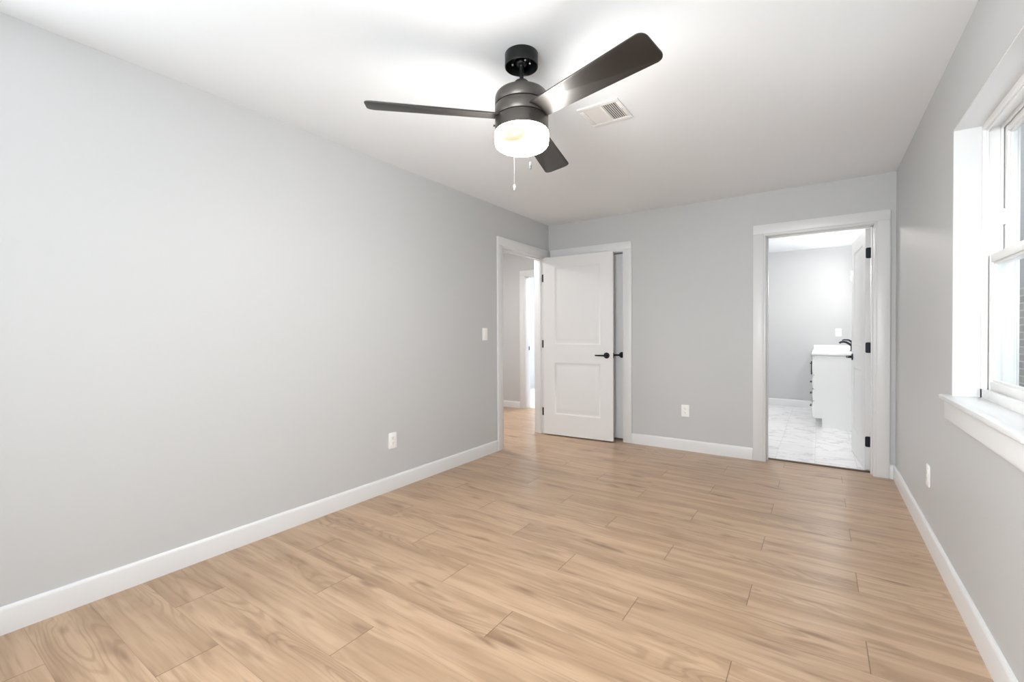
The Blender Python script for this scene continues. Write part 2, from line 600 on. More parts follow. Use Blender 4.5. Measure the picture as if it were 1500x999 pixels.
# hall, far room and bathroom
shell('wall_hall', wall_y(1.22, 1.345, -2.45, 0.0, H, [(-1.122, -0.302, 0, 2.053)]), M_WALL, 'grey hall wall seen through the left doorway', 'wall')
shell('wall_closet', [((0.0, 0.90, 0), (1.0, 1.0, H))], M_WALL, 'rear wall of the closet behind the closed door', 'wall')
shell('wall_hall_side', [((-2.45, -3.3, 0), (-2.32, 3.6, H))], M_WALL, 'side wall of the hall', 'wall')
shell('wall_hall_end', [((-2.32, -3.3, 0), (-0.13, -3.17, H))], M_WALL, 'near end wall of the hall', 'wall')
shell('wall_spare', [((-2.32, 3.47, 0), (-0.0, 3.6, H)), ((-0.13, 1.345, 0), (0.0, 3.47, H))], M_CEIL, 'white walls of the far room past the hall', 'wall')
shell('wall_bathroom', [((1.0, 3.62, 0), (RW + WT, 3.75, H))], M_WALL, 'pale far wall of the bathroom', 'wall')
shell('wall_bathroom_side', [((1.0, 0.125, 0), (1.13, 3.62, H))], M_WALL, 'left side wall of the bathroom', 'wall')


# ------------------------------------------------------------------ baseboards
def baseboard(name, runs, label, h=0.108):
    """runs: (axis, a0, a1, plane, sign)  board 14 mm thick with an eased top edge"""
    bm = BM()
    for ax, a0, a1, pl, s in runs:
        prof = [(0, 0), (0.014, 0), (0.014, h - 0.016), (0.0115, h - 0.006), (0.006, h), (0, h)]
        for k in range(1):
            A, B = [], []
            for d, z in prof:
                if ax == 'y':
                    A.append(bm.verts.new((pl + s * d, a0, z)))
                    B.append(bm.verts.new((pl + s * d, a1, z)))
                else:
                    A.append(bm.verts.new((a0, pl + s * d, z)))
                    B.append(bm.verts.new((a1, pl + s * d, z)))
            n = len(prof)
            for i in range(n):
                j = (i + 1) % n
                bm.faces.new((A[i], A[j], B[j], B[i]))
            bm.faces.new(A)
            bm.faces.new(B[::-1])
    return tag(obj(name, bm, M_TRIM, smooth=30), label, 'baseboard', kind='structure')


baseboard('baseboard_left', [('y', YF, -1.046, 0.0, 1)], 'white baseboard along the long left wall')
baseboard('baseboard_back', [('x', 1.003, 2.148, 0.0, -1)], 'white baseboard between the two doorways of the facing wall')
baseboard('baseboard_right', [('y', YF, -0.014, RW, -1), ('x', 3.116, RW, 0.0, -1)], 'white baseboard along the right wall under the window', 0.115)
baseboard('baseboard_hall', [('x', -2.32, -1.205, 1.22, -1)], 'white baseboard of the hall seen through the left doorway', 0.10)
baseboard('baseboard_bathroom', [('x', 1.13, RW, 3.62, -1)], 'white baseboard at the foot of the bathroom far wall', 0.118)
baseboard('baseboard_spare', [('x', -2.32, -0.13, 3.47, -1)], 'white baseboard of the far room past the hall', 0.10)


# ------------------------------------------------------------------ door casings (trim)
def casing(name, ax, c0, c1, top, plane, sgn, depth, label, wd=0.095, left=True, right=True, rev=0.005, gap=0.0, stop=None):
    """casing boards on one wall face round a clear opening c0..c1, plus jamb boards through the wall"""
    root = thing(name, label, 'door casing', kind='structure')

    def bx(bm, a0, a1, d0, d1, z0, z1, bev=0.0):
        lo = [0, 0, z0]
        hi = [0, 0, z1]
        i, j = (0, 1) if ax == 'x' else (1, 0)
        lo[i], hi[i] = min(a0, a1), max(a0, a1)
        lo[j], hi[j] = min(plane + sgn * d0, plane + sgn * d1), max(plane + sgn * d0, plane + sgn * d1)
        box(bm, lo, hi, bev)

    in0, in1 = c0 - rev, c1 + rev
    st = 0.016
    bm = BM()
    if left:
        bx(bm, in0 - wd, in0 - st, 0, 0.018, gap, top + rev + st, 0.0025)
        bx(bm, in0 - st - 0.001, in0, 0, 0.0125, gap, top + rev, 0.002)
        obj('casing_leg', bm, M_TRIM, root)
        bm = BM()
    if right:
        bx(bm, in1 + st, in1 + wd, 0, 0.018, gap, top + rev + st, 0.0025)
        bx(bm, in1, in1 + st + 0.001, 0, 0.0125, gap, top + rev, 0.002)
        obj('casing_leg', bm, M_TRIM, root)
        bm = BM()
    bx(bm, in0 - wd, in1 + wd, 0, 0.018, top + rev + st, top + rev + wd, 0.0025)
    bx(bm, in0 - st, in1 + st, 0, 0.0125, top + rev, top + rev + st + 0.001, 0.002)
    obj('casing_head', bm, M_TRIM, root)
    bm = BM()
    jt = 0.018
    bx(bm, c0 - jt, c0, 0.001, -depth - 0.001, 0, top + jt, 0.001)
    bx(bm, c1, c1 + jt, 0.001, -depth - 0.001, 0, top + jt, 0.001)
    bx(bm, c0, c1, 0.001, -depth - 0.001, top, top + jt, 0.001)
    if stop:
        s0, s1 = stop
        bx(bm, c0, c0 + 0.011, s0, s1, 0, top, 0.001)
        bx(bm, c1 - 0.011, c1, s0, s1, 0, top, 0.001)
        bx(bm, c0, c1, s0, s1, top - 0.011, top, 0.001)
    obj('jamb', bm, M_TRIM, root)
    return root


TOP = 2.037
casing('trim_1', 'y', -0.945, -0.113, TOP, 0.0, 1, 0.13, 'white casing around the open doorway to the hall at the left', stop=(-0.040, -0.075))
casing('trim_2', 'x', 0.131, 0.910, 2.042, 0.0, -1, 0.125, 'white casing behind the open panel door in the far left corner')
trim3 = casing('trim_3', 'x', 2.254, 3.013, 2.040, 0.0, -1, 0.125, 'white casing around the bathroom doorway on the right', wd=0.099, stop=(-0.050, -0.085))
trim4 = casing('trim_4', 'x', -1.104, -0.320, TOP, 1.22, -1, 0.125, 'white casing of the doorway at the end of the hall', wd=0.095)


# ------------------------------------------------------------------ doors
def door_slab(bm, w, h, t, panels, z0, yc):
    """moulded two-panel slab: x 0..w, y yc -/+ t/2, z z0..z0+h; panels = (xa, xb, za, zb)"""
    xs = sorted({0, w, panels[0][0], panels[0][1]})
    zs = sorted({z0, z0 + h, *[p[2] for p in panels], *[p[3] for p in panels]})

    def is_panel(xa, za):
        return any(abs(p[0] - xa) < 1e-6 and abs(p[2] - za) < 1e-6 for p in panels)

    for s in (-1, 1):
        yf = yc + s * t / 2
        for xa, xb in zip(xs, xs[1:]):
            for za, zb in zip(zs, zs[1:]):
                if is_panel(xa, za):
                    steps = [(0, 0), (0.004, 0.0030), (0.014, 0.0062), (0.020, 0.0066), (0.034, 0.0062), (0.056, 0.0022), (0.064, 0.0016)]
                    prev = None
                    for ins, dep in steps:
                        y = yf - s * dep
                        ring = [bm.verts.new(c) for c in ((xa + ins, y, za + ins), (xb - ins, y, za + ins), (xb - ins, y, zb - ins), (xa + ins, y, zb - ins))]
                        if prev:
                            for k in range(4):
                                j = (k + 1) % 4
                                bm.faces.new((prev[k], prev[j], ring[j], ring[k]))
                        prev = ring
                    bm.faces.new(prev)
                else:
                    bm.faces.new([bm.verts.new(c) for c in ((xa, yf, za), (xb, yf, za), (xb, yf, zb), (xa, yf, zb))])
    a, b = yc - t / 2, yc + t / 2
    for q in (((0, a, z0), (0, b, z0), (0, b, z0 + h), (0, a, z0 + h)), ((w, a, z0), (w, b, z0), (w, b, z0 + h), (w, a, z0 + h)),
              ((0, a, z0), (w, a, z0), (w, b, z0), (0, b, z0)), ((0, a, z0 + h), (w, a, z0 + h), (w, b, z0 + h), (0, b, z0 + h))):
        bm.faces.new([bm.verts.new(c) for c in q])
    bmesh.ops.remove_doubles(bm, verts=bm.verts, dist=1e-5)


def lever(parent, x, z, yf, s, m, name='handle', dirx=-1):
    """round rose, neck and straight lever pointing to the hinge side; yf = door face, s = outward sign along y"""
    bm = BM()
    ax = Matrix.Rotation(-s * PI / 2, 4, 'X')
    c = (x, yf, z)
    lathe(bm, [(0, 0), (0.0325, 0), (0.0325, 0.006), (0.030, 0.0095), (0.014, 0.0105), (0.0125, 0.013), (0.0125, 0.044), (0.011, 0.052), (0, 0.053)], 32, ax, c)
    y = yf + s * 0.043
    tube(bm, [(x - dirx * 0.008, y, z), (x + dirx * 0.03, y, z), (x + dirx * 0.07, y + s * 0.002, z), (x + dirx * 0.108, y, z), (x + dirx * 0.116, y - s * 0.004, z)],
         [0.0095, 0.0092, 0.0085, 0.008, 0.006], 14)
    return obj(name, bm, m, parent)


def hinge(parent, z, s, m, hh=0.089, jamb_leaf=False):
    """butt hinge at the pin (local origin): barrel, door leaf on the slab's hinge edge, jamb leaf"""
    bm = BM()
    lathe(bm, [(0, -hh / 2 - 0.004), (0.004, -hh / 2 - 0.003), (0.0058, -hh / 2), (0.0058, hh / 2), (0.004, hh / 2 + 0.003), (0, hh / 2 + 0.004)], 16, None, (0, 0, z))
    for g in (-hh / 6, hh / 6):
        lathe(bm, [(0.0060, -0.0006), (0.0062, 0.0), (0.0060, 0.0006)], 16, None, (0, 0, z + g))
    mt = Matrix(((0, 0, 1, 0.0028), (1, 0, 0, s * 0.0195), (0, 1, 0, z), (0, 0, 0, 1)))
    prism(bm, rrect(0.039, hh, 0.012), -0.0022, 0.0, mt)
    if jamb_leaf:
        # leaf on the jamb, seen in the gap beside the open door
        box(bm, (-0.034, -0.0034, z - hh / 2), (0.001, -0.0006, z + hh / 2))
        box(bm, (-0.004, -0.030, z - hh / 2), (0.0005, -0.0006, z + hh / 2))
    return obj('hinge', bm, m, parent)


def make_door(name, label, loc, rz, w, h, s, m_hw, z0=0.012, hz=(1.81, 1.047, 0.26), lever_z=0.93, t=0.035, both=True, jamb_leaf=False):
    root = thing(name, label, 'door', loc, rz, kind='structure')
    yc = s * (0.006 + t / 2)
    bm = BM()
    px = (0.137 + 0.003, w - 0.137 - 0.003)
    door_slab(bm, w, h, t, [(px[0], px[1], 0.25, 0.835), (px[0], px[1], 1.045, 1.92)], z0, yc)
    for v in bm.verts:
        v.co.x += 0.003
    obj('slab', bm, M_DOOR, root, smooth=25)
    xh = w - 0.066
    lever(root, xh, lever_z, yc + s * t / 2, s, m_hw)
    if both:
        lever(root, xh, lever_z, yc - s * t / 2, -s, m_hw)
    for z in hz:
        hinge(root, z, s, m_hw, jamb_leaf=jamb_leaf)
    bm = BM()
    mt = Matrix(((0, 0, 1, w + 0.003), (1, 0, 0, yc), (0, 1, 0, lever_z), (0, 0, 0, 1)))
    prism(bm, rrect(0.025, 0.057, 0.006), -0.001, 0.0012, mt)
    box(bm, (w + 0.003, yc - 0.006, lever_z - 0.008), (w + 0.012, yc + 0.006, lever_z + 0.008), 0.002)
    obj('latch_plate', bm, m_hw, root)
    return root


make_door('door_1', 'open white two-panel hall door standing in the corner, black lever and hinges', (0.011, -0.113, 0), math.radians(3.8), 0.822, 2.026, -1, M_BLACK, jamb_leaf=True)
make_door('door_2', 'open white bathroom door swung inward at the right doorway', (3.010, 0.132, 0), math.radians(94.2), 0.752, 2.022, 1, M_NAVY,
          hz=(1.832, 1.040, 0.250), z0=0.014)
# closed door in the corner opening, set back in its jamb
d = thing('door_3', 'closed white door set back behind the open hall door', 'door', (0.134, 0.105, 0), kind='structure')
bm = BM()
door_slab(bm, 0.773, 2.022, 0.035, [(0.137, 0.636, 0.25, 0.835), (0.137, 0.636, 1.045, 1.92)], 0.014, 0)
obj('slab', bm, M_DOOR, d, smooth=25)
lever(d, 0.745 - 0.012, 0.93, -0.0175, -1, M_BLACK)
# strike plates on the jambs of the two open doorways
bm = BM()
mt = Matrix(((0, 0, 1, -1.1035), (1, 0, 0, 1.318), (0, 1, 0, 0.935), (0, 0, 0, 1)))
prism(bm, rrect(0.028, 0.062, 0.006), 0.0, 0.0016, mt)
tag(obj('strike_plate', bm, M_BLACK, trim4), 'small black strike plate')
bm = BM()
mt = Matrix(((0, 0, 1, 2.2545), (1, 0, 0, 0.108), (0, 1, 0, 0.935), (0, 0, 0, 1)))
prism(bm, rrect(0.028, 0.062, 0.006), 0.0, 0.0016, mt)
obj('strike_plate', bm, M_PLATE, trim3)
bm = BM()
prism(bm, [(0.088, 0.0), (0.130, 0.0), (0.128, 0.007), (0.118, 0.011), (0.098, 0.011), (0.090, 0.006)], 2.254, 3.013,
      Matrix(((0, 0, 1, 0), (1, 0, 0, 0), (0, 1, 0, 0), (0, 0, 0, 1))))
tag(obj('trim_5', bm, M_THRESH), 'dark brown transition strip under the bathroom doorway', 'threshold', kind='structure')


# ------------------------------------------------------------------ double-hung window
def make_window(name, label, mt, width, zb, zt):
    """local x = along the wall (0..width), local y = outwards from the room face, z up"""
    root = thing(name, label, 'window', kind='structure')

    def fin(nm, bm, m, par=root, smooth=40):
        bm.transform(mt)
        return obj(nm, bm, m, par, smooth)

    w = width
    f0, f1 = 0.090, 0.196
    # painted return of the opening
    bm = BM()
    t = 0.006
    box(bm, (0, 0.0005, zb + 0.021), (t, f0 + 0.01, zt - t))
    box(bm, (w - t, 0.0005, zb + 0.021), (w, f0 + 0.01, zt - t))
    box(bm, (0, 0.0005, zt - t), (w, f0 + 0.01, zt))
    fin('return_lining', bm, M_TRIM)
    z0, z1 = zb + 0.02, zt - 0.004
    # frame: stepped jambs with tracks, head and sill
    bm = BM()
    fw_ = 0.022

    def step(y0, y1, prot):
        box(bm, (0.004, y0, z0), (prot, y1, z1), 0.0015)
        box(bm, (w - prot, y0, z0), (w - 0.004, y1, z1), 0.0015)
        box(bm, (prot - 0.004, y0, z1 - prot), (w - prot + 0.004, y1, z1), 0.0015)

    step(f0, f0 + 0.010, 0.030)
    step(f0 + 0.010, f0 + 0.016, 0.038)
    step(f0 + 0.016, f0 + 0.054, 0.022)
    step(f0 + 0.054, f0 + 0.062, 0.036)
    step(f0 + 0.062, f0 + 0.100, 0.022)
    step(f0 + 0.100, f1, 0.024)
    box(bm, (0.004, f0, z0), (w - 0.004, f0 + 0.014, z0 + 0.042), 0.002)
    box(bm, (0.004, f0 + 0.014, z0), (w - 0.004, f1, z0 + 0.030), 0.002)
    fin('frame', bm, M_VINYL)
    # outer casing
    bm = BM()
    for q in (((-0.07, z0 - 0.05), (-0.02, z1 + 0.07)), ((w + 0.02, z0 - 0.05), (w + 0.07, z1 + 0.07)), ((-0.07, z1 + 0.02), (w + 0.07, z1 + 0.07)), ((-0.07, z0 - 0.05), (w + 0.07, z0 - 0.02))):
        box(bm, (q[0][0], WT + 0.0005, q[0][1]), (q[1][0], WT + 0.012, q[1][1]), 0.002)
    fin('outer_casing', bm, M_VINYL)
    zm = 1.487

    def sash(nm, y0, y1, za, zc, st, rb, rt_):
        bm = BM()
        a, b = 0.024, w - 0.024
        box(bm, (a, y0, za), (a + st, y1, zc), 0.003)
        box(bm, (b - st, y0, za), (b, y1, zc), 0.003)
        box(bm, (a + st - 0.002, y0, za), (b - st + 0.002, y1, za + rb), 0.003)
        box(bm, (a + st - 0.002, y0, zc - rt_), (b - st + 0.002, y1, zc), 0.003)
        # glazing bead
        yb = y0 + 0.009
        for q in (((a + st - 0.001, yb, za + rb), (a + st + 0.009, y1 - 0.008, zc - rt_)), ((b - st - 0.009, yb, za + rb), (b - st + 0.001, y1 - 0.008, zc - rt_)),
                  ((a + st, yb, za + rb - 0.001), (b - st, y1 - 0.008, za + rb + 0.009)), ((a + st, yb, zc - rt_ - 0.009), (b - st, y1 - 0.008, zc - rt_ + 0.001))):
            box(bm, *q, 0.002)
        o = fin(nm, bm, M_VINYL)
        bm = BM()
        ym = (y0 + y1) / 2
        box(bm, (a + st - 0.003, ym - 0.002, za + rb - 0.003), (b - st + 0.003, ym + 0.002, zc - rt_ + 0.003))
        fin('pane', bm, M_GLASS, o, 0)
        return o

    lo = sash('lower_sash', f0 + 0.019, f0 + 0.050, z0 + 0.032, zm + 0.018, 0.040, 0.045, 0.036)
    hi = sash('upper_sash', f0 + 0.065, f0 + 0.096, zm - 0.018, z1 - 0.020, 0.040, 0.036, 0.040)
    bm = BM()
    box(bm, (0.034, f0 + 0.052, 1.63), (0.046, f0 + 0.068, 1.70), 0.004)
    box(bm, (w - 0.046, f0 + 0.052, 1.63), (w - 0.034, f0 + 0.068, 1.70), 0.004)
    fin('vent_stop', bm, M_VINYL, hi)
    bm = BM()
    box(bm, (w / 2 - 0.03, f0 + 0.022, zm + 0.017), (w / 2 + 0.03, f0 + 0.046, zm + 0.027), 0.003)
    fin('sash_lock', bm, M_VINYL, lo)
    # stool with rounded nosing and horns, apron below
    bm = BM()
    prism(bm, [(0.0, f0 + 0.002), (0.0, 0.0), (-0.052, 0.0), (-0.052, -0.030), (-0.049, -0.035), (-0.044, -0.037), (w + 0.084, -0.037), (w + 0.089, -0.035),
               (w + 0.092, -0.030), (w + 0.092, 0.0), (w, 0.0), (w, f0 + 0.002)], zb + 0.001, zb + 0.022, None, 0.004)
    fin('stool', bm, M_TRIM)
    bm = BM()
    prism(bm, [(-0.03, zb - 0.088), (-0.038, zb - 0.078), (-0.043, zb), (w + 0.05, zb), (w + 0.045, zb - 0.078), (w + 0.037, zb - 0.088)], -0.019, 0.0,
          Matrix(((1, 0, 0, 0), (0, 0, 1, 0), (0, 1, 0, 0), (0, 0, 0, 1))), 0.003)
    fin('apron', bm, M_TRIM)
    return root


def right_wall_frame(y_far):
    # local x -> world -y (from the far side towards the camera), local y -> world +x
    return Matrix(((0, 1, 0, RW), (-1, 0, 0, y_far), (0, 0, 1, 0), (0, 0, 0, 1)))


make_window('window_1', 'white double-hung window with deep sill in the right wall', right_wall_frame(WIN_Y1), WIN_Y1 - WIN_Y0, WIN_Z0, WIN_Z1)
make_window('added_window_2', 'wide white double-hung window added behind the camera for its light', Matrix(((1, 0, 0, 1.30), (0, -1, 0, YF), (0, 0, 1, 0), (0, 0, 0, 1))), 1.65, 0.80, 2.20)  # unseen window, added to light the room from behind
make_window('added_window_3', 'white double-hung window added in the unseen left wall for its light', Matrix(((0, -1, 0, 0), (1, 0, 0, -5.40), (0, 0, 1, 0), (0, 0, 0, 1))), 0.88, 0.95, 2.20)  # unseen window, added to light the right wall


# ------------------------------------------------------------------ ceiling fan
FX, FY = 1.5315, -2.9377
fan = thing('ceiling_fan', 'dark bronze three-blade ceiling fan with a lit white drum shade and two pull chains', 'ceiling fan', (FX, FY, 2.44))


def L(z):
    return z - 2.44


bm = BM()
lathe(bm, [(0, L(2.439)), (0.0745, L(2.439)), (0.0755, L(2.437)), (0.0755, L(2.384)), (0.0745, L(2.381)), (0.0725, L(2.381)), (0.0705, L(2.386)), (0.0705, L(2.418)), (0.020, L(2.418)), (0.020, L(2.430))], 64)
obj('canopy', bm, M_FANBLK, fan)
bm = BM()
lathe(bm, [(0, L(2.425)), (0.020, L(2.422)), (0.026, L(2.412)), (0.027, L(2.402)), (0.022, L(2.390)), (0.013, L(2.385)), (0.0105, L(2.378)), (0.0095, L(2.345)), (0.0095, L(2.33)), (0, L(2.33))], 32)
obj('downrod', bm, M_FANBLK, fan)
for a in (math.radians(215), math.radians(330), math.radians(20), math.radians(120)):
    bm = BM()
    cx, cy = 0.040 * math.cos(a), 0.040 * math.sin(a)
    lathe(bm, [(0, L(2.4185)), (0.004, L(2.4185)), (0.004, L(2.396)), (0.0062, L(2.396)), (0.0062, L(2.392)), (0.004, L(2.389)), (0, L(2.388))], 14, None, (cx, cy, 0))
    obj('canopy_screw', bm, M_CHROME, fan)
bm = BM()
lathe(bm, [(0, L(2.3185)), (0.022, L(2.3185)), (0.029, L(2.3165)), (0.0345, L(2.311)), (0.037, L(2.302)), (0.0385, L(2.262)), (0, L(2.262))], 48)
obj('collar', bm, M_FAN, fan)
bm = BM()
lathe(bm, [(0, L(2.2675)), (0.086, L(2.2675)), (0.098, L(2.2655)), (0.109, L(2.2605)), (0.1165, L(2.253)), (0.120, L(2.244)), (0.121, L(2.235)), (0.121, L(2.2065)), (0.1195, L(2.2045)),
           (0.114, L(2.2045)), (0.114, L(2.200))], 72)
obj('motor_housing', bm, M_FAN, fan)
bm = BM()
lathe(bm, [(0.114, L(2.203)), (0.114, L(2.2005)), (0.1195, L(2.2005)), (0.121, L(2.1985)), (0.121, L(2.1505)), (0.1195, L(2.1485)), (0.114, L(2.1485)), (0.114, L(2.144))], 72)
obj('blade_ring', bm, M_FAN, fan)
bm = BM()
lathe(bm, [(0.114, L(2.147)), (0.114, L(2.1445)), (0.1195, L(2.1445)), (0.121, L(2.1425)), (0.1215, L(2.088)), (0.119, L(2.086)), (0.110, L(2.086)), (0, L(2.088))], 72)
fit = obj('light_fitter', bm, M_FAN, fan)
bm = BM()
lathe(bm, [(0.1143, L(2.206)), (0.1143, L(2.143))], 48)
obj('seam_band', bm, M_BLADE_EDGE, fan)
# drum glass shade
bm = BM()
lathe(bm, [(0.112, L(2.087)), (0.1185, L(2.086)), (0.1215, L(2.083)), (0.122, L(2.078)), (0.122, L(2.045)), (0.1205, L(2.034)), (0.116, L(2.025)), (0.108, L(2.0185)), (0.096, L(2.0155)), (0.07, L(2.0145)), (0, L(2.014))], 72)
th = math.radians(34.3)
rdir = Vector((math.cos(th), math.sin(th), 0))        # to the right as seen from the doorway side
ndir = Vector((math.sin(th), -math.cos(th), 0))       # towards the window side of the room
pc = -rdir * 0.048 + ndir * 0.112
paint_dim_patch(M_LAMP_FAN, (pc.x, pc.y, L(2.030)), (rdir.x, rdir.y), 0.085, 0.036)  # warm dim patch of the lamp's glow painted on the shade
obj('light_shade', bm, M_LAMP_FAN, fan)
# thumb screw on the fitter
bm = BM()
ax = Matrix.Rotation(PI / 2, 4, 'Y')
mt = Matrix.Rotation(math.atan2(-rdir.y, -rdir.x), 4, 'Z') @ ax
lathe(bm, [(0, 0.0), (0.003, 0.0), (0.003, 0.004), (0.005, 0.004), (0.005, 0.008), (0, 0.0085)], 14, mt, -rdir * 0.1205 + Vector((0, 0, L(2.118))))
obj('thumb_screw', bm, M_FANBLK, fan)


# blades
def blade_outline(r0, r1, w0, w1):
    pts = [(r0, -w0), (r0, w0)]
    rc = 0.030
    for k in range(9):
        a = PI / 2 - k * PI / 2 / 8
        pts.append((r1 - rc + rc * math.cos(a), w1 - rc + rc * math.sin(a)))
    for k in range(9):
        a = -k * PI / 2 / 8
        pts.append((r1 - rc + rc * math.cos(a), -w1 + rc + rc * math.sin(a)))
    return pts


for k in range(3):
    a = 1.8254 + k * 2 * PI / 3
    mt = Matrix.Translation((0, 0, L(2.1535))) @ Matrix.Rotation(a, 4, 'Z') @ Matrix.Rotation(-0.2419, 4, 'X')
    bm = BM()
    prism(bm, blade_outline(0.100, 0.6824, 0.0545, 0.0729), -0.0025, 0.0030, mt, 0.0012)
    obj('blade', bm, M_BLADE, fan)


# pull chains
def chain(p_top, z_end, fob_dark):
    bm = BM()
    z = p_top.z
    n = 0
    while z > z_end + 0.016:
        bmesh.ops.create_uvsphere(bm, u_segments=6, v_segments=5, radius=0.0013, matrix=Matrix.Translation((p_top.x, p_top.y, z)))
        z -= 0.0030
        n += 1
    tube(bm, [(p_top.x, p_top.y, p_top.z), (p_top.x, p_top.y, z_end + 0.012)], 0.0006, 6)
    inn = Vector((p_top.x, p_top.y, 0)).normalized()
    tube(bm, [Vector((p_top.x, p_top.y, p_top.z)), Vector((p_top.x, p_top.y, p_top.z)) - inn * 0.008], 0.0034, 12)
    c = obj('pull_chain', bm, M_CHAIN, fan)
    bm = BM()
    lathe(bm, [(0, z_end + 0.030), (0.0022, z_end + 0.030), (0.0045, z_end + 0.026), (0.0052, z_end + 0.021), (0.0045, z_end + 0.0165), (0.0025, z_end + 0.015)], 18, None, (p_top.x, p_top.y, 0))
    obj('fob_cap', bm, M_FOB, c)
    bm = BM()
    lathe(bm, [(0, z_end + 0.0165), (0.0050, z_end + 0.0155), (0.0052, z_end + 0.010), (0.0040, z_end + 0.002), (0.0028, z_end), (0, z_end - 0.0005)], 18, None, (p_top.x, p_top.y, 0))
    obj('fob', bm, M_CHROME, c)


pa = rdir * 0.0335 + ndir * 0.1205
chain(Vector((pa.x, pa.y, L(2.112))), L(1.877), True)
pb = -rdir * 0.034 - ndir * 0.1200
chain(Vector((pb.x, pb.y, L(2.112))), L(1.859), False)

# ------------------------------------------------------------------ ceiling vent
VX0, VX1, VY0, VY1 = 1.512, 1.752, -2.335, -2.073
vent = thing('ceiling_vent', 'white louvred air vent in the ceiling beside the fan', 'vent', ((VX0 + VX1) / 2, (VY0 + VY1) / 2, 2.44))
vc = vent.location
hx, hy = (VX1 - VX0) / 2, (VY1 - VY0) / 2
bm = BM()
ix, iy = hx - 0.026, hy - 0.036
for lo, hi in (((-hx, -hy), (hx, -iy)), ((-hx, iy), (hx, hy)), ((-hx, -iy), (-ix, iy)), ((ix, -iy), (hx, iy))):
    box(bm, (lo[0], lo[1], -0.007), (hi[0], hi[1], -0.0005), 0.0025)
box(bm, (0.004, -iy, -0.006), (0.014, iy, -0.001))
obj('frame', bm, M_VENT, vent)
bm = BM()
box(bm, (-ix, -iy, -0.0012), (ix, iy, -0.0004))  # flat dark sheet painting the shade seen between the louvres
obj('shade_sheet', bm, M_VENT_SHADE, vent)
n = 7
for side in (0, 1):
    a, b = ((-ix, 0.004) if side == 0 else (0.014, ix))
    for k in range(n):
        x = a + (k + 0.5) * (b - a) / n
        bm = BM()
        wl = 0.0048 if side else 0.0060
        box(bm, (x - wl, -iy, -0.0054), (x + wl, iy, -0.0044), rot=Matrix.Rotation(math.radians(30 if side else -16), 4, 'Y'))
        obj('louvre', bm, M_VENT, vent)
bm = BM()
box(bm, (hx - 0.019, -0.028, -0.016), (hx - 0.014, -0.004, -0.006), 0.001)
obj('damper_lever', bm, M_VENT, vent)


# ------------------------------------------------------------------ switches and outlets
def frame_on(plane, c):
    """matrix: local x across, local y out of the wall into the room, z up"""
    if plane == 'left':
        return Matrix(((0, 1, 0, 0), (-1, 0, 0, 0), (0, 0, 1, 0), (0, 0, 0, 1)))
    if plane == 'right':
        return Matrix(((0, -1, 0, 0), (1, 0, 0, 0), (0, 0, 1, 0), (0, 0, 0, 1)))
    return Matrix(((1, 0, 0, 0), (0, -1, 0, 0), (0, 0, 1, 0), (0, 0, 0, 1)))   # faces -y


def plate(name, label, cat, plane, c, kind, group=None):
    root = thing(name, label, cat, c, group=group)
    mt = frame_on(plane, c)
    flat = Matrix(((1, 0, 0, 0), (0, 0, 1, 0), (0, 1, 0, 0), (0, 0, 0, 1)))

    def fin(nm, bm, m, par=root):
        bm.transform(mt)
        return obj(nm, bm, m, par)

    bm = BM()
    prism(bm, rrect(0.073, 0.118, 0.006), 0.0003, 0.0062, flat, 0.0022)
    fin('cover_plate', bm, M_PLATE)
    if kind == 'outlet':
        for dz in (-0.0195, 0.0195):
            bm = BM()
            pts = [(0.0165 * math.cos(t) , max(-0.0135, min(0.0135, 0.0175 * math.sin(t)))) for t in [2 * PI * i / 32 for i in range(32)]]
            pts = [p for i, p in enumerate(pts) if i == 0 or (abs(p[0] - pts[i - 1][0]) + abs(p[1] - pts[i - 1][1])) > 1e-5]
            prism(bm, [(x, y + dz) for x, y in pts], 0.005, 0.0085, flat)
            r = fin('receptacle', bm, M_PLATE)
            bm = BM()
            box(bm, (-0.0078, 0.0080, dz + 0.0005), (-0.0054, 0.0088, dz + 0.0085))
            box(bm, (0.0054, 0.0080, dz + 0.0010), (0.0076, 0.0088, dz + 0.0080))
            lathe(bm, [(0, 0), (0.0026, 0), (0.0026, 0.0008), (0, 0.0008)], 12, Matrix.Rotation(-PI / 2, 4, 'X'), (0, 0.0080, dz - 0.0065))
            fin('slots', bm, M_SLOT, r)
        bm = BM()
        lathe(bm, [(0, 0), (0.0032, 0), (0.0026, 0.0012), (0, 0.0014)], 14, Matrix.Rotation(-PI / 2, 4, 'X'), (0, 0.0060, 0))
        fin('screw', bm, M_PLATE)
    else:
        bm = BM()
        prism(bm, [(0.0045, -0.032), (0.0078, -0.032), (0.0088, -0.004), (0.0105, 0.004), (0.0075, 0.032), (0.0045, 0.032)], -0.0160, 0.0160,
              Matrix(((0, 0, 1, 0), (1, 0, 0, 0), (0, 1, 0, 0), (0, 0, 0, 1))), 0.0006)
        fin('rocker', bm, M_PLATE)
        for dz in (-0.047, 0.047):
            bm = BM()
            lathe(bm, [(0, 0), (0.0030, 0), (0.0025, 0.001), (0, 0.0012)], 14, Matrix.Rotation(-PI / 2, 4, 'X'), (0, 0.0061, dz))
            fin('screw', bm, M_PLATE)
    return root


plate('light_switch', 'white rocker light switch on the left wall beside the hall doorway', 'light switch', 'left', (0, -1.242, 1.165), 'switch')
plate('wall_outlet', 'white outlet low on the long left wall', 'outlet', 'left', (0, -2.380, 0.371), 'outlet')
plate('wall_outlet', 'white outlet on the facing wall between the two doorways', 'outlet', 'back', (1.552, 0, 0.395), 'outlet')
plate('wall_outlet', 'white outlet on the right wall below the window', 'outlet', 'right', (RW, -1.330, 0.381), 'outlet')
plate('light_switch', 'white switch plate on the bathroom far wall above the vanity', 'light switch', 'back', (2.884, 3.62, 1.163), 'switch')

